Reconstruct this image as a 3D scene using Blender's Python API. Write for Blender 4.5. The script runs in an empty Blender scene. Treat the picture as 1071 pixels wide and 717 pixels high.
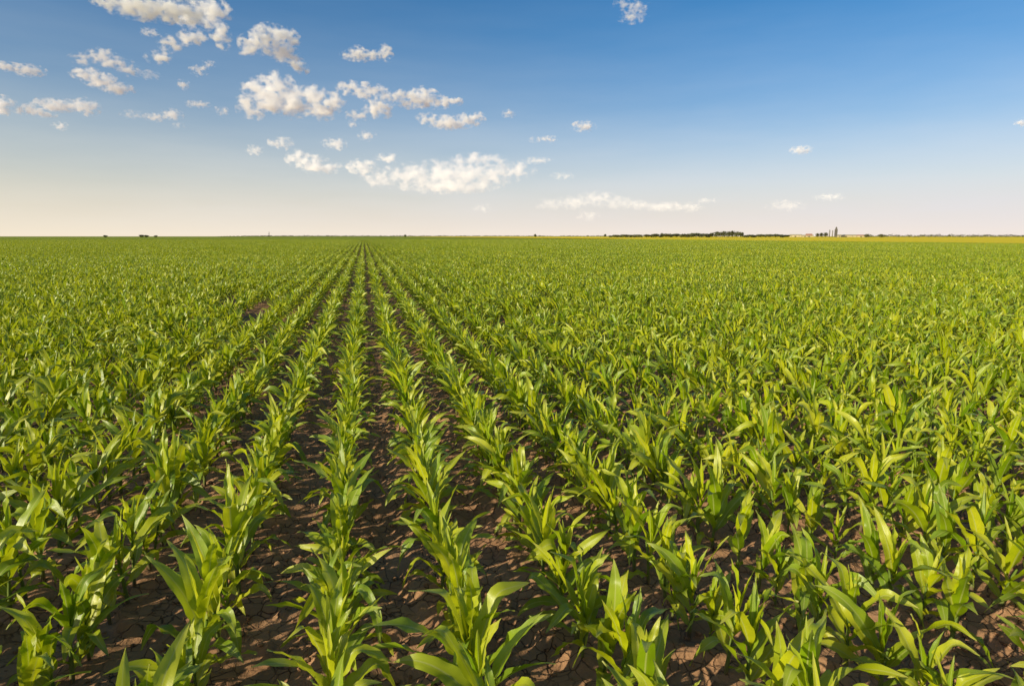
import bpy, math, random
import numpy as np
from mathutils import Vector, Matrix, Euler, noise as mnoise

R = math.radians
scene = bpy.context.scene
C = scene.collection
rng = random.Random(11)

# ------------------------------------------------------------------ camera
CAM_H = 2.4
FPX, PW, PH, HORIZON, VANISH = 620.0, 1071.0, 717.0, 247.0, 380.0
PITCH = math.atan((PH / 2 - HORIZON) / FPX)
YAW = math.atan((PW / 2 - VANISH) * math.cos(PITCH) / FPX)
cam_data = bpy.data.cameras.new('camera')
cam_data.sensor_width = 36
cam_data.lens = 36 * FPX / PW
cam_data.clip_start = 0.1
cam_data.clip_end = 200000
cam = bpy.data.objects.new('camera', cam_data)
cam.location = (0, 0, CAM_H)
cam.rotation_euler = (R(90) - PITCH, 0, -YAW)
C.objects.link(cam)
scene.camera = cam
CAM_M = Matrix.Translation((0, 0, CAM_H)) @ Euler((R(90) - PITCH, 0, -YAW)).to_matrix().to_4x4()
CAM_I = CAM_M.inverted()
CAM_R = CAM_M.to_3x3()


def direction(px, py):
    return (CAM_R @ Vector(((px - PW / 2) / FPX, -(py - PH / 2) / FPX, -1))).normalized()


def project(p):
    q = CAM_I @ Vector(p)
    if q.z > -0.05:
        return None
    return (PW / 2 + FPX * q.x / -q.z, PH / 2 - FPX * q.y / -q.z)


def on_plain(px, dist):
    """a point of the plain in the compass direction of picture column px, dist metres out"""
    d = direction(px, HORIZON)
    d = Vector((d.x, d.y, 0)).normalized()
    return d * dist


# ------------------------------------------------------------------ light
SUN_EL, SHADOW_AZ = 22.0, 67.0          # shadows fall 67 degrees to the right of the rows
ce = math.cos(R(SUN_EL))
travel = Vector((math.sin(R(SHADOW_AZ)) * ce, math.cos(R(SHADOW_AZ)) * ce, -math.sin(R(SUN_EL))))
sun_l = bpy.data.lights.new('sun', 'SUN')
sun_l.energy = 5.0
sun_l.angle = R(0.5)
sun_l.color = (1.0, 0.90, 0.64)
sun = bpy.data.objects.new('sun', sun_l)
sun.rotation_euler = travel.to_track_quat('-Z', 'Y').to_euler()
sun.location = (0, 0, 50)
C.objects.link(sun)

scene.view_settings.view_transform = 'Standard'
scene.view_settings.look = 'None'
scene.view_settings.exposure = 0
scene.view_settings.gamma = 1
scene.render.engine = 'CYCLES'
cy = scene.cycles
cy.use_denoising = True
cy.max_bounces = 14
cy.diffuse_bounces = 2
cy.glossy_bounces = 2
cy.transmission_bounces = 4
cy.transparent_max_bounces = 16
cy.volume_bounces = 12
cy.volume_step_rate = 0.35
cy.caustics_reflective = False
cy.caustics_refractive = False
cy.sample_clamp_indirect = 6


# ------------------------------------------------------------------ helpers
def tag(o, label=None, cat=None, group=None, kind=None):
    if label: o['label'] = label
    if cat: o['category'] = cat
    if group: o['group'] = group
    if kind: o['kind'] = kind
    return o


def link(name, me, parent=None, mats=()):
    for m in mats:
        me.materials.append(m)
    o = bpy.data.objects.new(name, me)
    C.objects.link(o)
    if parent: o.parent = parent
    return o


def empty(name, loc=(0, 0, 0), rz=0):
    o = bpy.data.objects.new(name, None)
    o.empty_display_size = 0.1
    o.location = loc
    o.rotation_euler = (0, 0, rz)
    C.objects.link(o)
    return o


def mesh_from(name, verts, faces, uvs=None, smooth=True, mat_idx=None):
    me = bpy.data.meshes.new(name)
    me.from_pydata([tuple(v) for v in verts], [], [tuple(f) for f in faces])
    if uvs is not None:
        lay = me.uv_layers.new(name='UVMap')
        li = np.empty(len(me.loops), dtype=np.int32)
        me.loops.foreach_get('vertex_index', li)
        lay.data.foreach_set('uv', np.asarray(uvs, dtype=np.float32)[li].ravel())
    if smooth:
        me.polygons.foreach_set('use_smooth', np.ones(len(me.polygons), dtype=bool))
    if mat_idx is not None:
        me.polygons.foreach_set('material_index', np.asarray(mat_idx, dtype=np.int32))
    me.update()
    return me


def new_mat(name):
    m = bpy.data.materials.new(name)
    m.use_nodes = True
    nt = m.node_tree
    nt.nodes.clear()
    out = nt.nodes.new('ShaderNodeOutputMaterial')
    return m, nt.nodes, nt.links, out


def N(nodes, kind, **kw):
    n = nodes.new(kind)
    for k, v in kw.items():
        setattr(n, k, v)
    return n


def math_n(nodes, links, op, a, b=None, c=None, clamp=False):
    n = nodes.new('ShaderNodeMath')
    n.operation = op
    n.use_clamp = clamp
    for i, v in enumerate((a, b, c)):
        if v is None: continue
        if isinstance(v, (int, float)): n.inputs[i].default_value = v
        else: links.new(v, n.inputs[i])
    return n.outputs[0]


def mix_col(nodes, links, fac, a, b, blend='MIX'):
    n = nodes.new('ShaderNodeMix')
    n.data_type = 'RGBA'
    n.blend_type = blend
    n.clamp_factor = True
    if isinstance(fac, (int, float)): n.inputs[0].default_value = fac
    else: links.new(fac, n.inputs[0])
    for s, v in ((6, a), (7, b)):
        if isinstance(v, tuple): n.inputs[s].default_value = (*v, 1)
        else: links.new(v, n.inputs[s])
    return n.outputs[2]


def ramp(nodes, links, fac, stops):
    n = nodes.new('ShaderNodeValToRGB')
    el = n.color_ramp.elements
    while len(el) < len(stops): el.new(0.5)
    for e, (p, c) in zip(el, stops):
        e.position = p
        e.color = (*c, 1) if len(c) == 3 else c
    links.new(fac, n.inputs[0])
    return n.outputs[0]


def noise_n(nodes, links, vec, scale, detail=4, rough=0.55, out='Fac'):
    n = nodes.new('ShaderNodeTexNoise')
    n.inputs['Scale'].default_value = scale
    n.inputs['Detail'].default_value = detail
    n.inputs['Roughness'].default_value = rough
    if vec is not None: links.new(vec, n.inputs['Vector'])
    return n.outputs[out]


# ------------------------------------------------------------------ sky
world = bpy.data.worlds.new('World')
scene.world = world
world.use_nodes = True
wn, wl = world.node_tree.nodes, world.node_tree.links
wn.clear()
sky = wn.new('ShaderNodeTexSky')
sky.sky_type = 'NISHITA'
sky.sun_disc = False
sky.sun_elevation = R(SUN_EL)
sky.sun_rotation = R(180 + SHADOW_AZ)
sky.altitude = 100
sky.air_density = 1.0
sky.dust_density = 1.2
sky.ozone_density = 2.0
bg = wn.new('ShaderNodeBackground')
bg.inputs['Strength'].default_value = 0.115
wo = wn.new('ShaderNodeOutputWorld')
hsv = wn.new('ShaderNodeHueSaturation')
hsv.inputs['Saturation'].default_value = 1.62
hsv.inputs['Value'].default_value = 1.0
wl.new(sky.outputs[0], hsv.inputs['Color'])
# evening haze: paler low over the plain, warmer towards the sun
wtc = wn.new('ShaderNodeTexCoord')
wsep = wn.new('ShaderNodeSeparateXYZ')
wl.new(wtc.outputs['Generated'], wsep.inputs[0])
up = math_n(wn, wl, 'MAXIMUM', wsep.outputs[2], 0.0)
sunward = math_n(wn, wl, 'ADD', math_n(wn, wl, 'MULTIPLY', wsep.outputs[0], -0.5 * math.sin(R(SHADOW_AZ))),
                 math_n(wn, wl, 'MULTIPLY_ADD', wsep.outputs[1], -0.5 * math.cos(R(SHADOW_AZ)), 0.5), None, True)
sunward = math_n(wn, wl, 'MULTIPLY', sunward, 1.6, None, True)
veil = mix_col(wn, wl, sunward, (5.5, 6.3, 7.6), (5.9, 6.1, 5.6))
low = mix_col(wn, wl, sunward, (8.0, 7.0, 6.3), (8.2, 7.1, 5.4))
f1 = math_n(wn, wl, 'MULTIPLY', math_n(wn, wl, 'POWER', 2.718, math_n(wn, wl, 'MULTIPLY', up, -6.8)), 0.92)
f2 = math_n(wn, wl, 'MULTIPLY', math_n(wn, wl, 'POWER', 2.718, math_n(wn, wl, 'MULTIPLY', up, -15.5)), 0.97)
# thin, uneven high veils
wmap = wn.new('ShaderNodeMapping')
wmap.inputs['Scale'].default_value = (1.0, 1.6, 7.0)
wmap.inputs['Rotation'].default_value = (0.0, 0.12, 0.3)
wl.new(wtc.outputs['Generated'], wmap.inputs['Vector'])
vn = noise_n(wn, wl, wmap.outputs[0], 2.6, 5, 0.55)
f1 = math_n(wn, wl, 'MULTIPLY', f1, math_n(wn, wl, 'MULTIPLY_ADD', vn, 1.1, 0.47), None, True)
deep = mix_col(wn, wl, 1.0, hsv.outputs[0], (1.12, 0.955, 1.0), 'MULTIPLY')
haze = mix_col(wn, wl, f2, mix_col(wn, wl, f1, deep, veil), low)
wl.new(haze, bg.inputs['Color'])
wl.new(bg.outputs[0], wo.inputs['Surface'])


# ------------------------------------------------------------------ corn materials
def leaf_material():
    m, nd, lk, out = new_mat('corn_leaf_green')
    uv = N(nd, 'ShaderNodeUVMap').outputs[0]
    sep = N(nd, 'ShaderNodeSeparateXYZ')
    lk.new(uv, sep.inputs[0])
    u, v = sep.outputs[0], sep.outputs[1]
    geo = N(nd, 'ShaderNodeNewGeometry')
    oi = N(nd, 'ShaderNodeObjectInfo')
    rnd = math_n(nd, lk, 'FRACT', math_n(nd, lk, 'ADD', geo.outputs['Random Per Island'],
                                        math_n(nd, lk, 'MULTIPLY', oi.outputs['Random'], 7.31)))
    base = ramp(nd, lk, rnd, [(0.0, (0.140, 0.280, 0.003)), (0.35, (0.380, 0.510, 0.004)),
                              (0.7, (0.740, 0.740, 0.006)), (1.0, (0.900, 0.830, 0.035))])
    tc = N(nd, 'ShaderNodeTexCoord')
    blot = noise_n(nd, lk, tc.outputs['Object'], 14, 3)
    base = mix_col(nd, lk, math_n(nd, lk, 'MULTIPLY', blot, 0.55), base, (0.150, 0.285, 0.003))
    # stronger and weaker patches of the field
    patch = noise_n(nd, lk, oi.outputs['Location'], 0.055, 3)
    base = mix_col(nd, lk, ramp(nd, lk, patch, [(0.35, (0, 0, 0)), (0.68, (0.5, 0.5, 0.5))]), base, (0.19, 0.34, 0.003))
    # older, paler leaf tips
    tip = math_n(nd, lk, 'POWER', v, 9)
    base = mix_col(nd, lk, math_n(nd, lk, 'MULTIPLY', tip, 0.8), base, (0.45, 0.40, 0.12))
    # light midrib, parallel veins
    d = math_n(nd, lk, 'ABSOLUTE', math_n(nd, lk, 'SUBTRACT', u, 0.5))
    rib = math_n(nd, lk, 'SUBTRACT', 1.0, math_n(nd, lk, 'DIVIDE', d, 0.075), clamp=True)
    base = mix_col(nd, lk, math_n(nd, lk, 'MULTIPLY', rib, 0.75), base, (0.62, 0.64, 0.22))
    vein = math_n(nd, lk, 'SINE', math_n(nd, lk, 'MULTIPLY', u, 110.0))
    base = mix_col(nd, lk, math_n(nd, lk, 'MULTIPLY_ADD', vein, 0.07, 0.07), base, (0.38, 0.42, 0.05))
    # the underside is paler
    base = mix_col(nd, lk, math_n(nd, lk, 'MULTIPLY', geo.outputs['Backfacing'], 0.25), base, (0.32, 0.38, 0.08))
    bump = N(nd, 'ShaderNodeBump')
    bump.inputs['Strength'].default_value = 0.25
    bump.inputs['Distance'].default_value = 0.002
    lk.new(math_n(nd, lk, 'ADD', math_n(nd, lk, 'MULTIPLY', vein, 0.35), rib), bump.inputs['Height'])
    p = N(nd, 'ShaderNodeBsdfPrincipled')
    lk.new(base, p.inputs['Base Color'])
    lk.new(math_n(nd, lk, 'MULTIPLY_ADD', blot, 0.22, 0.22), p.inputs['Roughness'])
    p.inputs['Specular IOR Level'].default_value = 0.5
    lk.new(bump.outputs[0], p.inputs['Normal'])
    t = N(nd, 'ShaderNodeBsdfTranslucent')
    tcol = mix_col(nd, lk, 0.6, base, (0.62, 0.66, 0.010))
    lk.new(tcol, t.inputs['Color'])
    mx = N(nd, 'ShaderNodeMixShader')
    mx.inputs[0].default_value = 0.37
    lk.new(p.outputs[0], mx.inputs[1])
    lk.new(t.outputs[0], mx.inputs[2])
    lk.new(mx.outputs[0], out.inputs['Surface'])
    return m


def stalk_material():
    m, nd, lk, out = new_mat('corn_stalk_green')
    tc = N(nd, 'ShaderNodeTexCoord')
    sep = N(nd, 'ShaderNodeSeparateXYZ')
    lk.new(tc.outputs['Object'], sep.inputs[0])
    n = noise_n(nd, lk, tc.outputs['Object'], 30, 3)
    h = math_n(nd, lk, 'MULTIPLY_ADD', sep.outputs[2], 3.0, math_n(nd, lk, 'MULTIPLY_ADD', n, 0.3, -0.15), clamp=True)
    col = ramp(nd, lk, h, [(0.0, (0.16, 0.11, 0.06)), (0.12, (0.16, 0.20, 0.05)), (1.0, (0.13, 0.21, 0.025))])
    p = N(nd, 'ShaderNodeBsdfPrincipled')
    lk.new(col, p.inputs['Base Color'])
    p.inputs['Roughness'].default_value = 0.45
    lk.new(p.outputs[0], out.inputs['Surface'])
    return m


M_LEAF = leaf_material()
M_STALK = stalk_material()


# ------------------------------------------------------------------ corn geometry
CROSS = (-1.0, -0.55, 0.0, 0.55, 1.0)


def leaf_geometry(spec, segs, cross):
    """a folded, arching, wavy strap leaf growing from the stalk"""
    L, W, z0, az, th0, bend, power, twist, fold, wav, ph, side, kink, tk = spec

    def angle(t):
        q = min(1.0, max(0.0, (t - tk) / 0.16))
        return th0 + bend * t ** power + kink * q * q * (3 - 2 * q)

    ca, sa = math.cos(az), math.sin(az)
    verts, uvs, faces = [], [], []
    x, z = 0.006, z0
    for i in range(segs + 1):
        t = i / segs
        th = angle(t)
        if i:
            tm = (i - 0.5) / segs
            thm = angle(tm)
            x += math.sin(thm) * L / segs
            z += math.cos(thm) * L / segs
        tang = Vector((math.sin(th), 0, math.cos(th)))
        upn = Vector((-math.cos(th), 0, math.sin(th)))          # the leaf's upper face
        lat = Vector((0, 1, 0))
        roll = twist * t * t
        up2 = upn * math.cos(roll) + lat * math.sin(roll)
        lat2 = lat * math.cos(roll) - upn * math.sin(roll)
        s = min(1.0, t / 0.28)
        w = W * (0.42 + 0.58 * s * s * (3 - 2 * s)) * max(0.0, 1 - max(0.0, (t - 0.25) / 0.75) ** 2.1) + 0.0008
        f = fold * (1 - 0.55 * t) + (0.9 * (1 - t / 0.15) if t < 0.15 else 0)
        ybend = side * L * t * t
        for c in cross:
            a = abs(c)
            lift = math.sin(f) * a * w
            flat = math.cos(f) * c * w
            ripple = wav * a * a * (math.sin(ph + (1 if c > 0 else -1) * 0.9 + t * (17 if c > 0 else 14)) + 0.45 * math.sin(ph * 3 + c * 2 + t * 37)) * min(1, t * 4) * (1 - t * 0.5)
            p = Vector((x, ybend, z)) + lat2 * flat + up2 * (lift + ripple)
            verts.append((p.x * ca - p.y * sa, p.x * sa + p.y * ca, p.z))
            uvs.append((0.5 + c * 0.5, t))
    n = len(cross)
    for i in range(segs):
        for k in range(n - 1):
            a = i * n + k
            faces.append((a, a + 1, a + 1 + n, a + n))
    return verts, faces, uvs


def stalk_geometry(h, lean, r0, sides, rings):
    verts, faces, uvs = [], [], []
    for i in range(rings + 1):
        t = i / rings
        r = r0 * (1 - 0.55 * t) * (1.12 if i % 2 else 1.0)
        for k in range(sides):
            a = 2 * math.pi * k / sides
            verts.append((r * 1.15 * math.cos(a) + lean * t * t * h, r * math.sin(a), -0.03 + (h + 0.03) * t))
            uvs.append((k / sides, t))
    for i in range(rings):
        for k in range(sides):
            a, b = i * sides + k, i * sides + (k + 1) % sides
            faces.append((a, b, b + sides, a + sides))
    return verts, faces, uvs


def plant_spec(r):
    """the numbers of one corn plant: stalk height and its leaves"""
    hs = r.uniform(0.25, 0.37)
    n = r.choice((7, 8, 8, 9))
    leaves = []
    az0 = r.uniform(-0.3, 0.3)
    for i in range(n):
        q = i / (n - 1)
        L = (0.22 + 0.265 * math.sin(math.pi * min(1, 0.12 + 0.72 * q))) * r.uniform(0.85, 1.12)
        W = (0.020 + 0.024 * math.sin(math.pi * min(1, 0.15 + 0.68 * q))) * r.uniform(0.88, 1.15)
        z0 = 0.035 + (hs - 0.035) * q ** 0.85
        az = az0 + math.pi * (i % 2) + r.uniform(-0.45, 0.45)
        th0 = R(52 - 42 * q + r.uniform(-10, 10))
        bend = R((62 - 20 * q) * r.uniform(0.45, 1.75))
        if q > 0.8: bend *= r.uniform(0.3, 0.8)
        kink, tk = 0.0, 0.6
        if r.random() < 0.5 and q < 0.88:                                # a leaf that has folded over
            kink, tk = R(r.uniform(35, 95)), r.uniform(0.38, 0.72)
            bend *= 0.55
        power = r.uniform(1.2, 2.6)
        leaves.append((L, W, z0, az, max(0.06, th0), bend, power, r.choice((r.uniform(-0.9, 0.9), r.uniform(-2.4, 2.4))), R(r.uniform(14, 36)),
                       r.uniform(0.005, 0.017), r.uniform(0, 6.28), r.uniform(-0.25, 0.22), kink, tk))
    # the young leaves still rolled in the whorl
    for j in range(2):
        leaves.append((r.uniform(0.24, 0.36), r.uniform(0.017, 0.024), hs - 0.03, az0 + r.uniform(0, 6.28), R(r.uniform(2, 9)), R(r.uniform(2, 24)),
                       2.0, r.uniform(-0.9, 0.9), R(r.uniform(38, 58)), 0.003, r.uniform(0, 6.28), 0.0, 0.0, 0.6))
    return dict(h=hs, lean=r.uniform(-0.15, 0.15), r0=r.uniform(0.010, 0.0135), leaves=leaves)


N_PROTO = 26
specs = [plant_spec(rng) for _ in range(N_PROTO)]


def merged_geometry(spec, segs, cross, sides, rings):
    V, F, U, M = [], [], [], []
    if sides:
        v, f, u = stalk_geometry(spec['h'], spec['lean'], spec['r0'], sides, rings)
        V += v; F += f; U += u; M += [1] * len(f)
    for lf in spec['leaves']:
        v, f, u = leaf_geometry(lf, segs, cross)
        o = len(V)
        V += v; U += u; F += [tuple(i + o for i in q) for q in f]; M += [0] * len(f)
    return np.array(V), F, U, M


# ------------------------------------------------------------------ where every corn plant stands
ROW0, ROW_D, PLANT_D = -0.25, 0.70, 0.185
CORN_EDGE_X = 162.0
prng = random.Random(5)


def wander(k, y):
    """sowing rows are never ruler straight"""
    return 0.022 * mnoise.noise((k * 3.7, y * 0.22, 1.3)) + 0.012 * mnoise.noise((k * 9.1, y * 1.1, 4.0))


def in_view(x, y, z0=0.0, z1=0.7, pad=0.0):
    for z in (z0, 0.5 * (z0 + z1), z1):
        p = project((x, y, z))
        if p and -pad < p[0] < PW + pad and -pad < p[1] < PH + pad:
            return True
    return False


plants = []                                            # (row, x, y, rot, scale, tilt x, tilt y, proto)
for k in range(-22, 26):
    y = 0.3 + prng.uniform(0, PLANT_D)
    while y < 14.0:
        x = ROW0 + k * ROW_D + wander(k, y) + prng.gauss(0, 0.018)
        sc = (0.62 if prng.random() < 0.035 else 1.0) * prng.gauss(1.0, 0.095) * (1.0 + 0.10 * mnoise.noise((x * 0.5, y * 0.5, 0)))
        if prng.random() > 0.05 and -0.62 * y - 4.0 < x < 1.75 * y + 3.0:
            plants.append((k, x, y, prng.uniform(0, 6.283), max(0.55, sc), prng.gauss(0, 0.06), prng.gauss(0, 0.06), prng.randrange(N_PROTO)))
        y += PLANT_D * prng.uniform(0.78, 1.24)

seen = [p for p in plants if in_view(p[1], p[2])]
seen.sort(key=lambda p: p[1] ** 2 + p[2] ** 2)
single = seen[:300]
single_set = set(id(p) for p in single)
rest_near = [p for p in plants if id(p) not in single_set]

# prototypes: stalk and leaf meshes of one plant
proto_meshes = []
for s in specs:
    v, f, u = stalk_geometry(s['h'], s['lean'], s['r0'], 8, 6)
    sm = mesh_from('stalk', v, f, u)
    sm.materials.append(M_STALK)
    lms = []
    for lf in s['leaves']:
        v, f, u = leaf_geometry(lf, 22, (-1.0, -0.72, -0.4, 0.0, 0.4, 0.72, 1.0))
        lm = mesh_from('leaf', v, f, u)
        lm.materials.append(M_LEAF)
        lms.append(lm)
    proto_meshes.append((sm, lms))


def make_plant(pi):
    root = empty('corn_plant')
    link('stalk', proto_meshes[pi][0], root)
    for lm in proto_meshes[pi][1]:
        link('leaf', lm, root)
    return root


def copy_plant(src):
    r = src.copy()
    C.objects.link(r)
    for ch in src.children:
        c = ch.copy()
        C.objects.link(c)
        c.parent = r
    return r


ORD = ['', 'first', 'second', 'third', 'fourth', 'fifth', 'sixth', 'seventh', 'eighth', 'ninth', 'tenth', 'eleventh', 'twelfth',
       'thirteenth', 'fourteenth', 'fifteenth', 'sixteenth', 'seventeenth', 'eighteenth', 'nineteenth', 'twentieth']
for tens, tn in ((20, 'twenty'), (30, 'thirty'), (40, 'forty')):
    ORD += [f'{tn}-{ORD[q]}' for q in range(1, 10)] + [{20: 'thirtieth', 30: 'fortieth', 40: 'fiftieth'}[tens]]


def plant_look(s, sc):
    top = s['h'] * sc
    droop = sum(1 for l in s['leaves'] if math.degrees(l[4] + l[5] + l[12]) > 128)
    wide = max(l[1] for l in s['leaves']) * sc
    if droop >= 3: return 'drooping-leaved'
    if top > 0.345: return 'tall'
    if wide > 0.0445: return 'broad-leaved'
    if top < 0.285: return 'short'
    return 'upright'


first_of = {}
rows = {}
for p in single:
    rows.setdefault(p[0], []).append(p)
for k, ps in sorted(rows.items()):
    ps.sort(key=lambda p: p[2])
    q0 = project((ps[0][1], ps[0][2], 0.3))
    edge = 'bottom' if q0 and q0[1] > 690 else ('left' if q0 and q0[0] < 200 else ('right' if q0 and q0[0] > 900 else 'bottom'))
    n = 1 - k if k <= 0 else k
    row_txt = f"{ORD[n]} row {'left' if k <= 0 else 'right'} of the central bare furrow"
    for i, p in enumerate(ps):
        pi = p[7]
        if pi not in first_of:
            root = first_of[pi] = make_plant(pi)
        else:
            root = copy_plant(first_of[pi])
        root.location = (p[1], p[2], 0)
        root.rotation_euler = (p[5], p[6], p[3])
        root.scale = (p[4],) * 3
        where = f'{ORD[i + 1]} from {edge} edge' if i else f'nearest to {edge} edge'
        tag(root, f'{plant_look(specs[pi], p[4])} corn plant, {where}, in {row_txt}', 'corn plant',
            'young corn plants in the nearest rows')

# ------------------------------------------------------------------ the rest of the corn: one object of stuff
lib = bpy.data.collections.new('corn_library')         # sources of the instances, not in the scene


def lib_mesh(idx, V, F, U, Mi):
    me = mesh_from('corn_clump', V, F, U, True, Mi)
    me.materials.append(M_LEAF)
    me.materials.append(M_STALK)
    lib.objects.link(bpy.data.objects.new(f'clump_{idx:03d}', me))


lib_n = 0
for s in specs:                                        # single plants
    lib_mesh(lib_n, *merged_geometry(s, 10, CROSS, 6, 3)); lib_n += 1


def row_piece(r, length, segs, cross, sides, rings):
    V, F, U, M = [], [], [], []
    o = 0
    y = -length / 2 + r.uniform(0, PLANT_D)
    while y < length / 2:
        if r.random() > 0.05:
            s = specs[r.randrange(N_PROTO)]
            v, f, u, mi = merged_geometry(s, segs, cross, sides, rings)
            a, sc = r.uniform(0, 6.283), max(0.72, r.gauss(1.0, 0.10))
            rot = np.array(Euler((r.gauss(0, 0.06), r.gauss(0, 0.06), a)).to_matrix())
            v = v @ rot.T * sc + np.array((r.gauss(0, 0.02), y, 0))
            V.append(v); F += [tuple(i + o for i in q) for q in f]; U += u; M += mi
            o += len(v)
        y += PLANT_D * r.uniform(0.78, 1.24)
    return np.concatenate(V), F, U, M


PIECE_N, FAR_N = 12, 8
piece0 = lib_n
for i in range(PIECE_N):
    lib_mesh(lib_n, *row_piece(prng, 1.0, 7, (-1.0, 0.0, 1.0), 4, 1)); lib_n += 1
far0 = lib_n
for i in range(FAR_N):
    lib_mesh(lib_n, *row_piece(prng, 5.0, 4, (-1.0, 0.0, 1.0), 0, 1)); lib_n += 1

pts, rots, scls, var = [], [], [], []
for p in rest_near:
    pts.append((p[1], p[2], 0)); rots.append((p[5], p[6], p[3])); scls.append((p[4],) * 3); var.append(p[7])


def wedge(x, y, pad):
    return -0.60 * y - pad < x < 1.62 * y + pad


GAPS = [(-3.05, 18.6, 2.2), (-4.45, 21.0, 1.3), (6.05, 20.0, 0.8)]
y = 14.5
while y < 62:
    for k in range(-62, 165):
        x = ROW0 + k * ROW_D
        if not wedge(x, y, 3.0): continue
        x += wander(k, y)
        if any(abs(x - gx) < 0.5 and abs(y - gy) < gr for gx, gy, gr in GAPS): continue
        if prng.random() < 0.012: continue
        pts.append((x, y + prng.uniform(-0.15, 0.15), 0))
        rots.append((0, 0, math.pi * prng.randrange(2) + prng.uniform(-0.03, 0.03)))
        sc = 1.0 + 0.13 * mnoise.noise((x * 0.25, y * 0.25, 7)) + prng.gauss(0, 0.04)
        scls.append((sc * 0.88, 1.0, sc)); var.append(piece0 + prng.randrange(PIECE_N))
    y += 1.0
y = 64.5
while y < 330:
    for k in range(-290, 272):
        x = ROW0 + k * ROW_D
        if not wedge(x, y, 6.0): continue
        if x > CORN_EDGE_X: continue
        pts.append((x + wander(k, y), y, 0))
        rots.append((0, 0, math.pi * prng.randrange(2)))
        sc = 1.0 + 0.12 * mnoise.noise((x * 0.1, y * 0.1, 7)) + prng.gauss(0, 0.05)
        scls.append((sc * 0.82, 1.0, sc)); var.append(far0 + prng.randrange(FAR_N))
    y += 5.0

sm = bpy.data.meshes.new('corn_plants')
sm.from_pydata(pts, [], [])
for nm, ty, key, data in (('rot', 'FLOAT_VECTOR', 'vector', rots), ('scl', 'FLOAT_VECTOR', 'vector', scls), ('variant', 'INT', 'value', var)):
    a = sm.attributes.new(nm, ty, 'POINT')
    a.data.foreach_set(key, np.asarray(data, dtype=np.int32 if ty == 'INT' else np.float32).ravel())
rest = link('corn_plants', sm)
tag(rest, 'rows of young green corn plants filling the plain towards the horizon', 'corn', None, 'stuff')
ng = bpy.data.node_groups.new('corn_rows', 'GeometryNodeTree')
ng.interface.new_socket('Geometry', in_out='INPUT', socket_type='NodeSocketGeometry')
ng.interface.new_socket('Geometry', in_out='OUTPUT', socket_type='NodeSocketGeometry')
gi, go = ng.nodes.new('NodeGroupInput'), ng.nodes.new('NodeGroupOutput')
ci = ng.nodes.new('GeometryNodeCollectionInfo')
ci.inputs['Collection'].default_value = lib
ci.inputs['Separate Children'].default_value = True
ci.inputs['Reset Children'].default_value = True
ip = ng.nodes.new('GeometryNodeInstanceOnPoints')
ip.inputs['Pick Instance'].default_value = True
ng.links.new(gi.outputs[0], ip.inputs['Points'])
ng.links.new(ci.outputs[0], ip.inputs['Instance'])
for nm, ty, sock in (('rot', 'FLOAT_VECTOR', 'Rotation'), ('scl', 'FLOAT_VECTOR', 'Scale'), ('variant', 'INT', 'Instance Index')):
    na = ng.nodes.new('GeometryNodeInputNamedAttribute')
    na.data_type = ty
    na.inputs['Name'].default_value = nm
    ng.links.new(next(s for s in na.outputs if s.enabled and s.name == 'Attribute'), ip.inputs[sock])
ng.links.new(ip.outputs[0], go.inputs[0])
mod = rest.modifiers.new('corn_rows', 'NODES')
mod.node_group = ng


# ------------------------------------------------------------------ ground
def graded(lo, hi, step, far, grow=1.22):
    a = list(np.arange(lo, hi, step))
    s, v = step, a[-1]
    while v < far:
        s *= grow; v += s; a.append(v)
    s, v, pre = step, a[0], []
    while v > -far:
        s *= grow; v -= s; pre.append(v)
    return np.array(pre[::-1] + a)


def vnoise(x, y, seed):
    """smooth value noise, vectorised"""
    xi, yi = np.floor(x).astype(np.int64), np.floor(y).astype(np.int64)
    fx, fy = x - xi, y - yi
    fx, fy = fx * fx * (3 - 2 * fx), fy * fy * (3 - 2 * fy)

    def h(a, b):
        n = (a * 374761393 + b * 668265263 + seed * 974634777) & 0x7fffffff
        n = ((n ^ (n >> 13)) * 1274126177) & 0x7fffffff
        return ((n ^ (n >> 16)) & 0xffff) / 65535.0
    return (h(xi, yi) * (1 - fx) + h(xi + 1, yi) * fx) * (1 - fy) + (h(xi, yi + 1) * (1 - fx) + h(xi + 1, yi + 1) * fx) * fy


gx = graded(-4.2, 5.6, 0.019, 9000, 1.18)
gy = graded(1.6, 7.6, 0.019, 9000, 1.16)
X, Y = np.meshgrid(gx, gy)
fade = np.clip(1 - (np.hypot(X - 0.7, Y - 4.0) - 7) / 30, 0.0, 1)
Z = (vnoise(X * 3.1, Y * 3.1, 1) - 0.5) * 0.05 + (vnoise(X * 8, Y * 8, 2) - 0.5) * 0.040 + (vnoise(X * 19, Y * 19, 3) - 0.5) * 0.022
cl = vnoise(X * 13 + 3 * vnoise(X * 5, Y * 5, 8), Y * 13, 4)
Z += np.clip(cl - 0.62, 0, 1) * 0.10                     # clods
Z += 0.022 * np.cos((X - ROW0) / ROW_D * 2 * math.pi)    # soil drawn up along the rows
near = (X > -6) & (X < 8) & (Y > 0.8) & (Y < 10)
Z = Z * fade - 0.03
ny, nx = X.shape
idx = np.arange(ny * nx).reshape(ny, nx)
quads = np.stack([idx[:-1, :-1], idx[:-1, 1:], idx[1:, 1:], idx[1:, :-1]], -1).reshape(-1, 4)
gm = bpy.data.meshes.new('ground')
gm.vertices.add(nx * ny)
gm.vertices.foreach_set('co', np.stack([X, Y, Z], -1).astype(np.float32).ravel())
gm.loops.add(len(quads) * 4)
gm.loops.foreach_set('vertex_index', quads.astype(np.int32).ravel())
gm.polygons.add(len(quads))
gm.polygons.foreach_set('loop_start', np.arange(0, len(quads) * 4, 4, dtype=np.int32))
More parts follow.
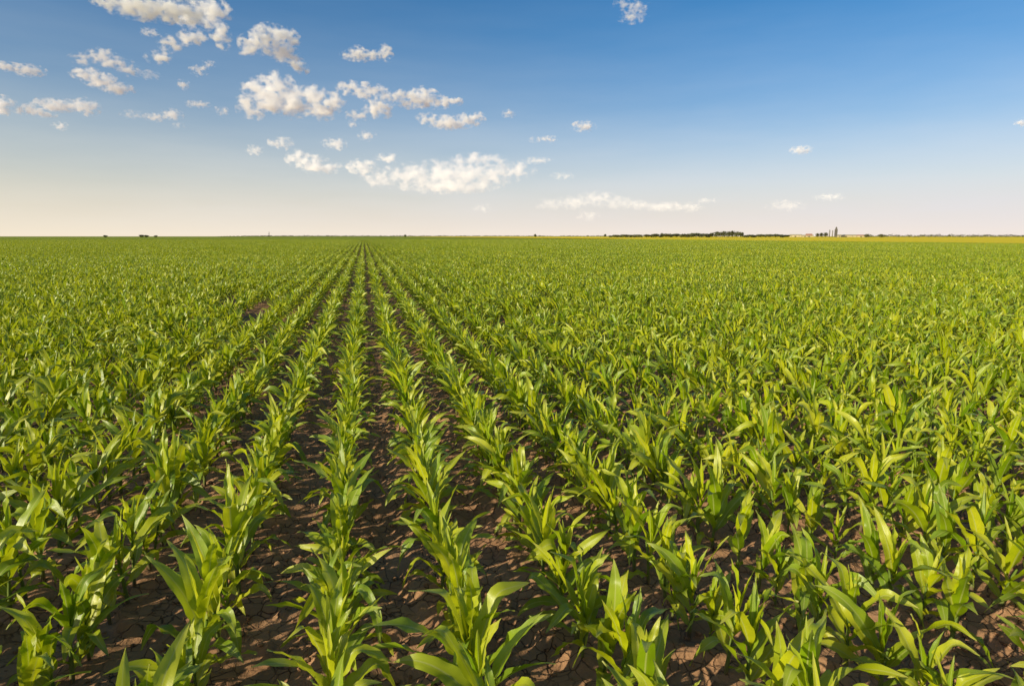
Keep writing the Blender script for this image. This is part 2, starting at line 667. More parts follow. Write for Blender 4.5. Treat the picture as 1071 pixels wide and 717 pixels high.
gm.polygons.foreach_set('loop_total', np.full(len(quads), 4, dtype=np.int32))
gm.polygons.foreach_set('use_smooth', np.ones(len(quads), dtype=bool))
gm.update(calc_edges=True)


def soil_material():
    m, nd, lk, out = new_mat('dry_soil')
    tc = N(nd, 'ShaderNodeTexCoord')
    P = tc.outputs['Object']
    n1 = noise_n(nd, lk, P, 2.2, 5)
    n2 = noise_n(nd, lk, P, 26, 6, 0.65)
    col = ramp(nd, lk, n1, [(0.3, (0.370, 0.195, 0.100)), (0.7, (0.560, 0.320, 0.180))])
    col = mix_col(nd, lk, math_n(nd, lk, 'MULTIPLY', n2, 0.5), col, (0.25, 0.135, 0.075))
    # drying cracks
    wob = noise_n(nd, lk, P, 9, 3, 0.5, 'Color')
    vadd = N(nd, 'ShaderNodeVectorMath', operation='MULTIPLY_ADD')
    lk.new(wob, vadd.inputs[0])
    vadd.inputs[1].default_value = (0.07, 0.07, 0.07)
    lk.new(P, vadd.inputs[2])
    vo = N(nd, 'ShaderNodeTexVoronoi', feature='DISTANCE_TO_EDGE')
    vo.inputs['Scale'].default_value = 11
    lk.new(vadd.outputs[0], vo.inputs['Vector'])
    crack = math_n(nd, lk, 'DIVIDE', vo.outputs['Distance'], 0.05, clamp=True)
    soft = noise_n(nd, lk, P, 3.3, 3)                  # crusted here, crumbly there
    crack = math_n(nd, lk, 'MAXIMUM', crack, math_n(nd, lk, 'MULTIPLY_ADD', soft, 4.0, -1.6, True))
    col = mix_col(nd, lk, crack, (0.09, 0.052, 0.034), col)
    h = math_n(nd, lk, 'ADD', math_n(nd, lk, 'MULTIPLY', crack, 0.9), math_n(nd, lk, 'MULTIPLY', n2, 1.3))
    b = N(nd, 'ShaderNodeBump')
    b.inputs['Strength'].default_value = 0.9
    b.inputs['Distance'].default_value = 0.012
    lk.new(h, b.inputs['Height'])
    p = N(nd, 'ShaderNodeBsdfPrincipled')
    lk.new(col, p.inputs['Base Color'])
    p.inputs['Roughness'].default_value = 0.95
    p.inputs['Specular IOR Level'].default_value = 0.15
    lk.new(b.outputs[0], p.inputs['Normal'])
    lk.new(p.outputs[0], out.inputs['Surface'])
    return m


ground = link('ground', gm, None, [soil_material()])
tag(ground, 'dark brown cracked dry soil under the corn rows', 'ground', None, 'structure')


def crop_material(name, c0, c1, c2, sc):
    m, nd, lk, out = new_mat(name)
    tc = N(nd, 'ShaderNodeTexCoord')
    n1 = noise_n(nd, lk, tc.outputs['Object'], 0.03 * sc, 4)
    n2 = noise_n(nd, lk, tc.outputs['Object'], 1.3 * sc, 4, 0.7)
    col = mix_col(nd, lk, n1, c0, c1)
    col = mix_col(nd, lk, ramp(nd, lk, n2, [(0.35, (0, 0, 0)), (0.65, (1, 1, 1))]), col, c2)
    b = N(nd, 'ShaderNodeBump')
    b.inputs['Strength'].default_value = 1.0
    b.inputs['Distance'].default_value = 0.35
    lk.new(n2, b.inputs['Height'])
    p = N(nd, 'ShaderNodeBsdfPrincipled')
    lk.new(col, p.inputs['Base Color'])
    p.inputs['Roughness'].default_value = 0.8
    p.inputs['Specular IOR Level'].default_value = 0.1
    lk.new(b.outputs[0], p.inputs['Normal'])
    lk.new(p.outputs[0], out.inputs['Surface'])
    return m


def crop_sheet(name, x0, x1, y0, y1, z, mat, nxs=60, nys=60):
    xs = np.linspace(x0, x1, nxs)
    ys = y0 + (y1 - y0) * np.linspace(0, 1, nys) ** 2.2
    V, F = [], []
    for yy in ys:
        for xx in xs:
            V.append((xx, yy, z + 0.10 * mnoise.noise((xx * 0.05, yy * 0.05, 3))))
    for j in range(nys - 1):
        for i in range(nxs - 1):
            a = j * nxs + i
            F.append((a, a + 1, a + 1 + nxs, a + nxs))
    return link(name, mesh_from(name, V, F), None, [mat])


far_field = crop_sheet('far_field', -5000, CORN_EDGE_X, 326, 4200, 0.42,
                       crop_material('far_corn', (0.28, 0.33, 0.016), (0.34, 0.38, 0.02), (0.20, 0.25, 0.012), 0.5))
tag(far_field, 'far green cornfield just below the horizon', 'field', None, 'structure')
yel = crop_sheet('yellow_field', CORN_EDGE_X + 1.5, 2600, 40, 4200, 0.62,
                 crop_material('ripening_crop', (0.85, 0.64, 0.012), (0.88, 0.68, 0.03), (0.74, 0.58, 0.012), 0.4))
tag(yel, 'strip of yellow ripening crop below the horizon on the right', 'field', None, 'structure')


# ------------------------------------------------------------------ trees along the horizon
def foliage_material(name, c0, c1):
    m, nd, lk, out = new_mat(name)
    geo = N(nd, 'ShaderNodeNewGeometry')
    tc = N(nd, 'ShaderNodeTexCoord')
    n = noise_n(nd, lk, tc.outputs['Object'], 0.5, 3)
    f = math_n(nd, lk, 'MULTIPLY_ADD', geo.outputs['Random Per Island'], 0.6, math_n(nd, lk, 'MULTIPLY', n, 0.4))
    col = mix_col(nd, lk, f, c0, c1)
    p = N(nd, 'ShaderNodeBsdfPrincipled')
    lk.new(col, p.inputs['Base Color'])
    p.inputs['Roughness'].default_value = 0.7
    p.inputs['Specular IOR Level'].default_value = 0.2
    lk.new(p.outputs[0], out.inputs['Surface'])
    return m


def plain_material(name, c0, c1, rough=0.8, scale=0.6):
    m, nd, lk, out = new_mat(name)
    tc = N(nd, 'ShaderNodeTexCoord')
    n = noise_n(nd, lk, tc.outputs['Object'], scale, 5)
    p = N(nd, 'ShaderNodeBsdfPrincipled')
    lk.new(mix_col(nd, lk, n, c0, c1), p.inputs['Base Color'])
    p.inputs['Roughness'].default_value = rough
    lk.new(p.outputs[0], out.inputs['Surface'])
    return m


M_TREE = foliage_material('tree_foliage', (0.075, 0.085, 0.045), (0.125, 0.130, 0.065))  # foliage colours lifted paler, distance haze put into the base colour
M_BARK = plain_material('bark', (0.06, 0.045, 0.03), (0.12, 0.09, 0.06))


def crown_geometry(r, w, h, z0, leaves):
    lobes = []
    for i in range(7):
        a, rr = r.uniform(0, 6.283), r.uniform(0, 0.32) * w
        zz = z0 + h * r.uniform(0.25, 0.75)
        lobes.append((rr * math.cos(a), rr * math.sin(a), zz, w * r.uniform(0.22, 0.36), h * r.uniform(0.22, 0.34)))
    V, F = [], []
    for i in range(leaves):
        lx, ly, lz, lw, lh = lobes[r.randrange(7)]
        d = Vector((r.gauss(0, 1), r.gauss(0, 1), r.gauss(0, 1))).normalized() * r.uniform(0.55, 1.05)
        c = Vector((lx + d.x * lw, ly + d.y * lw, max(z0, lz + d.z * lh)))
        u = Vector((r.gauss(0, 1), r.gauss(0, 1), r.gauss(0, 1))).normalized()
        v = u.orthogonal().normalized()
        s = w * r.uniform(0.045, 0.085)
        o = len(V)
        V += [c - u * s, c + v * s * 0.7, c + u * s, c - v * s * 0.7]
        F.append((o, o + 1, o + 2, o + 3))
    return V, F


def trunk_geometry(r, h, rad):
    V, F, S = [], [], 7

    def limb(p0, p1, r0, r1):
        o = len(V)
        ax = (p1 - p0).normalized()
        u = ax.orthogonal().normalized(); w = ax.cross(u)
        for p, q in ((p0, r0), ((p0 + p1) / 2, (r0 + r1) / 2), (p1, r1)):
            for k in range(S):
                a = 6.2832 * k / S
                V.append(p + u * math.cos(a) * q + w * math.sin(a) * q)
        for j in range(2):
            for k in range(S):
                F.append((o + j * S + k, o + j * S + (k + 1) % S, o + (j + 1) * S + (k + 1) % S, o + (j + 1) * S + k))
    top = Vector((0, 0, h * 0.55))
    limb(Vector((0, 0, -0.2)), top, rad, rad * 0.6)
    for i in range(4):
        a = 6.2832 * i / 4 + r.uniform(-0.4, 0.4)
        limb(top - Vector((0, 0, h * 0.08 * i)), Vector((math.cos(a) * h * 0.22, math.sin(a) * h * 0.22, h * r.uniform(0.7, 0.85))), rad * 0.5, rad * 0.15)
    return V, F


trng = random.Random(21)
TREES = {}
for kind, (w, h, z0, nl) in dict(round=(7.0, 6.0, 1.0, 420), wide=(9.0, 4.6, 0.7, 420), bush=(5.0, 3.0, 0.1, 260), slim=(2.6, 9.0, 1.0, 300)).items():
    for v in range(2):
        cv, cf = crown_geometry(trng, w, h, z0, nl)
        tv, tf = trunk_geometry(trng, h, 0.22)
        cm = mesh_from('crown', cv, cf, None, False); cm.materials.append(M_TREE)
        tm = mesh_from('trunk', tv, tf); tm.materials.append(M_BARK)
        TREES.setdefault(kind, []).append((cm, tm, z0 + h))


def tree(kind, px, dist, height_px, width_mul, label, cat='tree', group='trees along the horizon'):
    cm, tm, hh = trng.choice(TREES[kind])
    p = on_plain(px, dist)
    root = empty('bush' if cat == 'bush' else 'tree', (p.x, p.y, 0), trng.uniform(0, 6.28))
    s = height_px * dist / FPX / hh
    root.scale = (s * width_mul, s * width_mul, s)
    link('trunk', tm, root)
    link('crown', cm, root)
    tag(root, label, cat, group)
    return root


tree('bush', 110, 1200, 2.2, 1.0, 'small dark bush alone on the horizon, far left of the field', 'bush')
tree('bush', 148, 1200, 2.6, 1.2, 'left one of two touching dark bushes on the left horizon', 'bush')
tree('bush', 153, 1200, 2.4, 1.1, 'right one of two touching dark bushes on the left horizon', 'bush')
tree('bush', 163, 1200, 2.1, 1.0, 'single low bush just right of the two touching bushes on the horizon', 'bush')
tree('slim', 281.5, 1300, 6.4, 0.9, 'slim dark tree standing up alone left of where the rows meet')
tree('round', 424, 1400, 3.6, 0.8, 'tiny round tree on the horizon just right of where the rows meet')
tree('round', 560, 1200, 4.4, 0.8, 'small round tree alone on the middle horizon below the pink cloud')
tree('round', 633, 1100, 4.6, 0.8, 'first taller tree at the left end of the dark tree row')
tree('round', 692, 1000, 5.6, 0.75, 'tallest pointed tree rising in the middle of the dark tree row')
xs, x = [], 639.0
while x < 742:
    xs.append(x); x += trng.uniform(4.2, 6.2)
for i, x in enumerate(xs):
    grow = 2.9 + 1.5 * (x - 639) / 103 + trng.uniform(-0.5, 0.5)
    tree('wide' if i % 2 else 'round', x, 1000 + trng.uniform(-40, 40), grow, 1.9,
         f'low dark tree, {ORD[i + 1]} from the left in the row leading to the round wood')
xs = [744, 748.5, 753, 757.5, 762, 766.5, 771, 775]
for i, x in enumerate(xs):
    tree('round', x, 990 + (i % 2) * 25, (5.6, 6.3, 6.6, 6.9, 7.1, 7.2, 7.0, 6.2)[i] + 0.8, 0.95,
         f'tall round dark tree, {ORD[i + 1]} from the left in the round wood on the horizon')
xs, x = [], 781.0
while x < 826:
    xs.append(x); x += trng.uniform(4.2, 6.0)
for i, x in enumerate(xs):
    tree('wide', x, 1020 + trng.uniform(-30, 30), 3.2 + trng.uniform(-0.5, 0.5), 1.7,
         f'low tree, {ORD[i + 1]} from the left between the round wood and the farm')
for i, x in enumerate((855, 859.5, 863.5)):
    tree('round', x, 1350, 4.6 + 0.4 * i, 0.9, f'green tree, {ORD[i + 1]} from the left just left of the farm silos', group='trees by the farm')
tree('bush', 908, 1200, 3.4, 1.2, 'grey green bush on the horizon a little right of the farm', 'bush', 'trees by the farm')
tree('bush', 923, 1200, 3.2, 1.0, 'small bush on the horizon, second one right of the farm', 'bush', 'trees by the farm')


def treeline(name, px0, px1, dist, h, label):
    V, F = [], []
    r = random.Random(px0)
    x = px0
    while x < px1:
        p = on_plain(x, dist + r.uniform(-60, 60))
        hh = h * r.uniform(0.55, 1.15) * min(1.0, 0.4 + (x - px0) / 60)
        cv, cf = crown_geometry(r, hh * 2.4, hh, 0.0, 60)
        o = len(V)
        V += [c + p for c in cv]; F += [tuple(i + o for i in f) for f in cf]
        x += hh * 1.2 * FPX / dist
    o = link(name, mesh_from(name, V, F, None, False), None, [M_TREE])
    tag(o, label, 'treeline', None, 'stuff')


treeline('treeline', 228, 636, 2600, 6.0, 'thin dark line of far-off trees along the middle horizon')
treeline('treeline', 890, 1100, 1700, 7.0, 'low line of far-off trees along the right horizon')

# ------------------------------------------------------------------ the farm on the right horizon
M_PALE = plain_material('pale_render', (0.42, 0.36, 0.24), (0.52, 0.45, 0.30))
M_ROOF = plain_material('clay_roof', (0.30, 0.14, 0.09), (0.42, 0.22, 0.14))
M_SHEET = plain_material('pale_sheet_roof', (0.38, 0.32, 0.20), (0.48, 0.42, 0.28))
M_STEEL = plain_material('silo_steel', (0.20, 0.19, 0.18), (0.28, 0.27, 0.25), 0.5)
M_DARK = plain_material('dark_cladding', (0.07, 0.065, 0.06), (0.12, 0.11, 0.10))
M_GLASS = plain_material('window_dark', (0.03, 0.035, 0.04), (0.06, 0.06, 0.07), 0.2)


def prism(pts2, y0, y1):
    n = len(pts2)
    V = [(x, y0, z) for x, z in pts2] + [(x, y1, z) for x, z in pts2]
    F = [tuple(range(n)), tuple(range(2 * n - 1, n - 1, -1))]
    for i in range(n):
        j = (i + 1) % n
        F.append((i, i + n, j + n, j))
    return V, F


def lathe(prof, S=20):
    V, F = [], []
    for r_, z in prof:
        for k in range(S):
            a = 6.2832 * k / S
            V.append((r_ * math.cos(a), r_ * math.sin(a), z))
    for j in range(len(prof) - 1):
        for k in range(S):
            F.append((j * S + k, j * S + (k + 1) % S, (j + 1) * S + (k + 1) % S, (j + 1) * S + k))
    F.append(tuple(range(S))[::-1]); F.append(tuple(range((len(prof) - 1) * S, len(prof) * S)))
    return V, F


def facing(px, dist):
    p = on_plain(px, dist)
    return p, -math.atan2(p.x, p.y)


def barn(px, dist, w, d, h, hr, wall, roof, label, cat='barn'):
    p, rz = facing(px, dist)
    root = empty('barn' if cat == 'barn' else 'house', (p.x, p.y, 0), rz + trng.uniform(-0.25, 0.25))
    v, f = prism([(-w / 2, 0), (w / 2, 0), (w / 2, h), (-w / 2, h)], -d / 2, d / 2)
    link('wall', mesh_from('wall', v, f, None, False), root, [wall])
    # gable roof with its ridge along the long side, overhanging
    e = 0.5
    pts2 = [(-d / 2 - e, h + 0.003), (0, h + hr), (d / 2 + e, h + 0.003)]
    v, f = prism(pts2, -w / 2 - e, w / 2 + e)
    v = [(y, x, z) for x, y, z in v]
    link('roof', mesh_from('roof', v, f, None, False), root, [roof])
    v, f = prism([(-1.8, 0.02), (1.8, 0.02), (1.8, h * 0.75), (-1.8, h * 0.75)], -d / 2 - 0.08, -d / 2 - 0.003)
    link('door', mesh_from('door', v, f, None, False), root, [M_DARK])
    for wx in (-w * 0.32, w * 0.32):
        v, f = prism([(wx - 0.8, h * 0.45), (wx + 0.8, h * 0.45), (wx + 0.8, h * 0.75), (wx - 0.8, h * 0.75)], -d / 2 - 0.06, -d / 2 - 0.003)
        link('window', mesh_from('window', v, f, None, False), root, [M_GLASS])
    tag(root, label, cat, 'farm buildings on the right horizon')


barn(832, 1500, 24, 12, 4.2, 2.6, M_PALE, M_SHEET, 'long pale barn at the left end of the farm')
barn(846, 1480, 12, 9, 4.2, 3.6, M_PALE, M_ROOF, 'small pale house with reddish roof left of the farm trees', 'house')
barn(842, 1560, 34, 12, 3.6, 2.2, M_SHEET, M_SHEET, 'low wide pale barn behind the red roofed house')
barn(884, 1500, 40, 14, 3.8, 2.2, M_PALE, M_SHEET, 'long low cream barn right of the silos')
barn(901, 1560, 26, 12, 3.4, 2.4, M_PALE, M_ROOF, 'low red roofed barn farthest right on the farm')


def silo(px, h, rad, label):
    p, rz = facing(px, 1460)
    root = empty('grain_silo', (p.x, p.y, 0), rz)
    v, f = lathe([(rad, 0), (rad, h * 0.88)])
    link('shell', mesh_from('shell', v, f), root, [M_STEEL])
    v, f = lathe([(rad * 1.06, h * 0.882), (rad * 0.9, h * 0.91), (rad * 0.2, h), (0.05, h)])
    link('roof', mesh_from('roof', v, f), root, [M_STEEL])
    v, f = prism([(rad + 0.02, 0.5), (rad + 0.45, 0.5), (rad + 0.45, h * 0.9), (rad + 0.02, h * 0.9)], -0.25, 0.25)
    link('ladder', mesh_from('ladder', v, f, None, False), root, [M_DARK])
    tag(root, label, 'silo', 'grain silos of the farm')


silo(867.2, 16.5, 1.0, 'left one of two slender grey silos on the right horizon')
silo(870.3, 15.5, 0.85, 'right slender grey silo standing next to the dark tower')
p, rz = facing(874.0, 1460)
root = empty('elevator_tower', (p.x, p.y, 0), rz)
v, f = prism([(-2.9, 0), (2.9, 0), (2.9, 17.0), (-2.9, 17.0)], -3, 3)
link('shaft', mesh_from('shaft', v, f, None, False), root, [M_DARK])
v, f = prism([(-2.0, 17.003), (2.0, 17.003), (1.6, 20.5), (0, 22.5), (-1.6, 20.5)], -2, 2)
link('head_house', mesh_from('head_house', v, f, None, False), root, [M_DARK])
for zz in (6, 11):
    v, f = prism([(-0.8, zz), (0.8, zz), (0.8, zz + 1.6), (-0.8, zz + 1.6)], -3.08, -3.003)
    link('window', mesh_from('window', v, f, None, False), root, [M_GLASS])
tag(root, 'tall dark grain elevator tower standing right of the two slender silos', 'tower', 'grain silos of the farm')

# ------------------------------------------------------------------ crumbs of soil between the rows
def scatter_clods():
    r = random.Random(8)
    import bmesh
    bm = bmesh.new()
    bmesh.ops.create_icosphere(bm, subdivisions=1, radius=1)
    bm.verts.ensure_lookup_table()
    iv = [x.co.copy() for x in bm.verts]
    fs = [tuple(y.index for y in x.verts) for x in bm.faces]
    bm.free()
    V, F = [], []
    for i in range(5200):
        y = 1.8 + 8.5 * r.random() ** 1.4
        x = r.uniform(-0.6 * y - 0.5, 1.5 * y + 0.5)
        q = 0.006 + 0.016 * r.random() ** 3.5
        j, i0 = int(np.clip(np.searchsorted(gy, y), 0, ny - 1)), int(np.clip(np.searchsorted(gx, x), 0, nx - 1))
        zz = float(Z[j, i0])
        m = Euler((r.uniform(0, 6), r.uniform(0, 6), r.uniform(0, 6))).to_matrix()
        o = len(V)
        for w in iv:
            p = m @ (w * q * r.uniform(0.7, 1.25))
            V.append((x + p.x * 1.2, y + p.y, zz + q * 0.25 + p.z * 0.75))
        F += [tuple(k + o for k in f) for f in fs]
    o = link('soil_crumbs', mesh_from('soil_crumbs', V, F), None, [ground.data.materials[0]])
    tag(o, 'loose crumbs and clods of dry brown soil between the near rows', 'soil', None, 'stuff')


scatter_clods()

# ------------------------------------------------------------------ clouds
def cloud_material(name, mpp, dens, thr, tint, seed, lobes):
    """vapour: thick in the heart of each lobe, torn to nothing at its rim by fractal noise"""
    m, nd, lk, out = new_mat(name)
    tc = N(nd, 'ShaderNodeTexCoord')
    P = tc.outputs['Object']
    field = None
    for q, rx, rd, ry in lobes:
        s = N(nd, 'ShaderNodeVectorMath', operation='SUBTRACT')
        lk.new(P, s.inputs[0]); s.inputs[1].default_value = q
        mu = N(nd, 'ShaderNodeVectorMath', operation='MULTIPLY')
        lk.new(s.outputs[0], mu.inputs[0]); mu.inputs[1].default_value = (1 / (rx * HULL), 1 / (rd * HULL), 1 / (ry * HULL))
        ln = N(nd, 'ShaderNodeVectorMath', operation='LENGTH')
        lk.new(mu.outputs[0], ln.inputs[0])
        f = math_n(nd, lk, 'SUBTRACT', 1.0, ln.outputs['Value'])
        field = f if field is None else math_n(nd, lk, 'SMOOTH_MAX', field, f, 0.12)
    mp = N(nd, 'ShaderNodeMapping')
    mp.inputs['Location'].default_value = (seed * 3.1, seed * 1.7, seed * 5.3)
    mp.inputs['Scale'].default_value = (1, 1, 1.3)
    lk.new(P, mp.inputs['Vector'])
    r = sum(l[3] for l in lobes) / len(lobes)
    n = noise_n(nd, lk, mp.outputs[0], max(0.085, min(0.26, 0.9 / r)), 6, 0.53)
    val = math_n(nd, lk, 'ADD', math_n(nd, lk, 'MULTIPLY', field, 1.15), math_n(nd, lk, 'MULTIPLY_ADD', n, 4.9, -2.78 - thr))
    d = N(nd, 'ShaderNodeMapRange')
    d.interpolation_type = 'SMOOTHSTEP'
    lk.new(val, d.inputs['Value'])
    d.inputs['From Min'].default_value = 0.0
    d.inputs['From Max'].default_value = 1.35
    # nothing is left where the hull ends
    rim = math_n(nd, lk, 'MULTIPLY', field, 9.0, None, True)
    v = N(nd, 'ShaderNodeVolumeScatter')
    v.inputs['Color'].default_value = (*tint, 1)
    v.inputs['Anisotropy'].default_value = -0.2
    density = math_n(nd, lk, 'MULTIPLY', math_n(nd, lk, 'MULTIPLY', d.outputs[0], rim), dens * 0.95 / mpp)
    lk.new(density, v.inputs['Density'])
    # faint glow added to the vapour for scattered light beyond the traced bounces
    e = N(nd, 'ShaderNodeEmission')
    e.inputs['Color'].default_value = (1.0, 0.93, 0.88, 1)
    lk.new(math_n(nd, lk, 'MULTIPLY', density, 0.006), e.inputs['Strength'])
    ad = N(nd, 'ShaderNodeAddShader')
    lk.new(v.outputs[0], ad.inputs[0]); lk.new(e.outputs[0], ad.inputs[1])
    lk.new(ad.outputs[0], out.inputs['Volume'])
    return m


HULL = 1.45
CLOUD_ALT = 1500.0
crng = random.Random(77)


def cloud(label, lobes, dens=0.35, thr=0.15, tint=(0.98, 0.950, 0.930), cat='cloud', group='small white clouds'):
    cx = sum(l[0] for l in lobes) / len(lobes)
    cyy = sum(l[1] for l in lobes) / len(lobes)
    d0 = direction(cx, cyy)
    dist = min(34000.0, CLOUD_ALT / max(0.02, d0.z))
    fwd = CAM_R @ Vector((0, 0, -1))
    depth = dist * d0.dot(fwd)
    mpp = depth / FPX
    centre = Vector((0, 0, CAM_H)) + d0 * dist
    rot = Matrix.Rotation(-YAW, 3, 'Z')
    inv = rot.transposed()
    parts = []
    for lx, ly, rx, ry in lobes:
        d = direction(lx, ly)
        p = Vector((0, 0, CAM_H)) + d * (depth / d.dot(fwd))
        q = inv @ (p - centre) / mpp
        parts.append((q, rx, max(ry * 1.3, 0.75 * rx), ry))
    V, F = [], []
    ico_v, ico_f = ICO
    for q, rx, rd, ry in parts:
        o = len(V)
        for w in ico_v:
            V.append((q.x + w.x * HULL * rx, q.y + w.y * HULL * rd, q.z + w.z * HULL * ry))
        F += [tuple(i + o for i in f) for f in ico_f]
    me = bpy.data.meshes.new('cloud')
    me.from_pydata(V, [], F)
    o = bpy.data.objects.new('cloud', me)
    C.objects.link(o)
    if len(parts) > 1:
        rm = o.modifiers.new('r', 'REMESH')
        rm.mode = 'VOXEL'
        rm.voxel_size = 0.9
        me2 = bpy.data.meshes.new_from_object(o.evaluated_get(bpy.context.evaluated_depsgraph_get()))
        o.modifiers.clear()
        o.data = me2
        bpy.data.meshes.remove(me)
        me2.name = 'cloud'
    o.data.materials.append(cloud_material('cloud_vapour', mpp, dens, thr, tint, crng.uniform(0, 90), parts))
    o.location = centre
    o.rotation_euler = (0, 0, -YAW)
    o.scale = (mpp,) * 3
    tag(o, label, cat, group)
    return o


def unit_ico():
    import bmesh
    bm = bmesh.new()
    bmesh.ops.create_icosphere(bm, subdivisions=2, radius=1)
    bm.verts.ensure_lookup_table()
    v = [x.co.copy() for x in bm.verts]
    f = [tuple(y.index for y in x.verts) for x in bm.faces]
    bm.free()
    return v, f


ICO = unit_ico()
PINK = (0.965, 0.922, 0.900)
GREY = (0.93, 0.915, 0.91)
BIG = 'large cloud banks'
BANK = (0.76, 0.69, 0.665)
FAINT = 'faint wisps of cloud'

# top left
cloud('long smooth grey cloud cut by the top edge, upper left', [(122, 2, 24, 4), (150, 8, 30, 9), (178, 11, 26, 9), (200, 13, 16, 9)], 0.33, 0.00, GREY, group=BIG)
cloud('ragged white cloud hanging below the grey one near the top edge', [(222, 11, 17, 11), (204, 22, 16, 9), (196, 40, 13, 7), (180, 46, 12, 7), (166, 60, 12, 6), (210, 40, 9, 5), (231, 36, 7, 12)], 0.37, 0.06, group=BIG)
cloud('tiny white puff left of the ragged hanging cloud', [(156, 34, 8, 4)], 0.33, 0.08)
cloud('broken stringy white cloud, upper one of a slanting pair', [(86, 62, 11, 5), (106, 59, 14, 7), (121, 66, 15, 5), (136, 74, 10, 5)], 0.29, 0.11)
cloud('slanting smooth white cloud, lower one of the slanting pair', [(90, 77, 13, 5.5), (105, 84, 15, 6.5), (122, 92, 15, 5)], 0.37, 0.00)
cloud('flat white cloud reaching in from the left edge, higher one', [(8, 70, 12, 4), (20, 72, 10, 3.5), (31, 74, 13, 5)], 0.35, 0.02)
cloud('rounded white cloud cut by the left edge, lower one', [(2, 110, 11, 8)], 0.35, 0.03)
cloud('flat topped long white cloud on the left with a round right end', [(30, 115, 13, 4.5), (47, 119, 10, 4), (58, 110, 18, 5.5), (76, 110, 10, 4.5), (90, 112, 11, 7.5)], 0.37, 0.02)
cloud('tiny puff below the flat topped long cloud', [(63, 132, 7, 4)], 0.31, 0.08)
cloud('small torn puff right of the slanting pair', [(208, 74, 8, 5), (218, 67, 6, 3.5)], 0.31, 0.10)
cloud('tiny round puff below the small torn puff', [(192, 89, 5, 5)], 0.35, 0.05)
cloud('tiny thin flat streak under the tiny round puff', [(207, 109, 11, 3)], 0.29, 0.08)
cloud('narrow white cloud with a raised right half, left of the big cluster', [(163, 123, 11, 3.5), (179, 120, 10, 5)], 0.35, 0.05)
cloud('pale smudge just left of the narrow raised cloud', [(138, 120, 10, 4)], 0.13, 0.14, group=FAINT)
cloud('small puff beside the lower left of the big cluster', [(232, 116, 7, 4)], 0.31, 0.06)
cloud('faint tiny puff below the narrow raised cloud', [(186, 131, 6, 3)], 0.18, 0.08, group=FAINT)
cloud('faint veil right of the broken stringy cloud', [(156, 78, 11, 4)], 0.12, 0.11, group=FAINT)
# middle
cloud('white heap cloud with a tail drooping to the right, above the big cluster', [(268, 46, 15, 9), (285, 40, 18, 11), (300, 40, 11, 8), (295, 55, 14, 8), (305, 63, 10, 7), (314, 71, 8, 5.5), (256, 53, 7, 4)], 0.40, 0.02, group=BIG)
cloud('small cloud with two bumps alone in the deep blue', [(376, 58, 16, 4.5), (374, 54, 8, 5), (392, 58, 10, 4), (404, 55, 6, 7)], 0.35, 0.03)
cloud('largest cluster of white heaps, left of the middle', [(270, 92, 15, 9), (290, 90, 17, 12), (265, 115, 14, 8), (285, 105, 22, 13), (305, 110, 19, 11), (326, 101, 18, 9), (335, 115, 16, 9), (346, 108, 14, 9), (255, 106, 7, 6)], 0.40, 0.05, group=BIG)
cloud('open ring of broken cloud joined to the largest cluster', [(365, 92, 13, 6), (385, 95, 15, 7), (396, 113, 14, 8.5), (402, 101, 11, 7), (416, 100, 9, 6), (374, 121, 11, 4.5)], 0.37, 0.05, group=BIG)
cloud('compact white heap right of the open ring cloud', [(440, 103, 17, 9), (430, 107, 12, 6), (460, 107, 12, 6), (475, 106, 8, 4)], 0.39, 0.02)
cloud('long flat white cloud under the compact heap', [(446, 124, 10, 5), (470, 128, 20, 6), (490, 126, 13, 6), (500, 123, 8, 5)], 0.39, 0.02)
cloud('pinkish heap below the largest cluster, above the pale haze', [(315, 166, 13, 8), (328, 172, 15, 8), (346, 175, 10, 5.5)], 0.36, 0.05, PINK)
cloud('small white puff midway between largest cluster and pink bank', [(350, 151, 11, 5.5)], 0.33, 0.06)
cloud('small flat puff above and left of the pinkish heap', [(295, 150, 12, 5.5)], 0.33, 0.08)
cloud('tiny pale puff left of the pinkish heap', [(266, 157, 9, 5)], 0.29, 0.08)
cloud('tiny round white puff under the open ring cloud', [(384, 142, 8, 4.5)], 0.33, 0.05)
cloud('speck of cloud touching the underside of the open ring', [(369, 130, 5, 3.5)], 0.29, 0.05)
cloud('tiny square puff alone in the blue right of the long flat cloud', [(532, 119, 6, 4)], 0.31, 0.05)
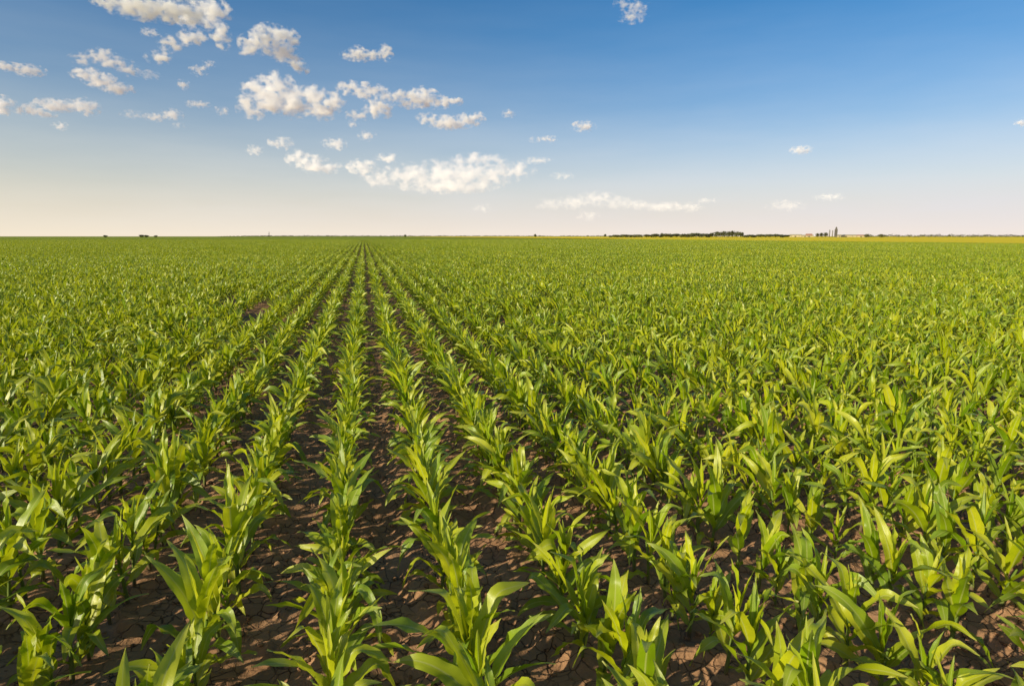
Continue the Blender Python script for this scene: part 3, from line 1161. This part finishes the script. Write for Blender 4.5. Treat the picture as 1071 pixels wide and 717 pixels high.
cloud('left one of two tiny flat puffs side by side', [(560, 146, 6, 2.6)], 0.26, 0.05)
cloud('right one of two tiny flat puffs side by side', [(574, 145.5, 8, 3)], 0.33, 0.03)
cloud('small bright oval puff highest right of the middle', [(611, 132, 11, 4.5)], 0.37, 0.02)
cloud('broad flat pink and grey cloud bank above the horizon', [(400, 188, 22, 7), (430, 183, 28, 10), (460, 182, 30, 12), (490, 183, 30, 13), (515, 182, 25, 10), (535, 178, 20, 8), (551, 181, 9, 4.5), (470, 195, 46, 6), (500, 167, 25, 5.5)], 0.24, 0.12, BANK, group=BIG)
cloud('small pink cloud at the left shoulder of the broad bank', [(378, 175, 15, 7), (405, 166, 11, 4.5)], 0.31, 0.06, PINK)
cloud('thin pale streak at the right end of the broad bank', [(562, 168, 13, 3)], 0.18, 0.06, PINK, group=FAINT)
cloud('pale pink scrap below the broad bank', [(504, 218, 9, 4)], 0.14, 0.08, PINK, group=FAINT)
# right
cloud('purplish thin veil cut by the top edge, right of the middle', [(652, 5, 9, 5), (665, 9, 13, 7), (662, 18, 13, 5)], 0.14, 0.08, PINK, group=FAINT)
cloud('low pink cloud drawn out to the right just above the horizon', [(575, 214, 13, 5.5), (600, 212, 20, 6), (625, 208, 18, 7), (645, 212, 16, 6), (662, 214, 20, 4.5), (615, 225, 10, 5), (695, 216, 25, 4), (722, 217, 13, 4.5), (740, 210, 11, 2.6)], 0.12, 0.02, BANK, group=BIG)
cloud('small white cap of cloud alone in the pale right sky', [(838, 157, 10, 4)], 0.33, 0.02)
cloud('low flat pink cloud above the farm', [(822, 215, 17, 5)], 0.08, 0.03, BANK)
cloud('faint pink streak right of the low flat pink cloud', [(868, 206, 13, 3.4)], 0.12, 0.05, PINK, group=FAINT)
cloud('tiny white puff cut by the right edge', [(1069, 128, 6, 4)], 0.31, 0.03)
cloud('faint thin scrap between the two low pink clouds', [(588, 184, 11, 3.2)], 0.11, 0.05, PINK, group=FAINT)
#CLOUDEND#

print('individual corn plants', len(single), 'instances', len(pts), 'far', single[-1][1:3])
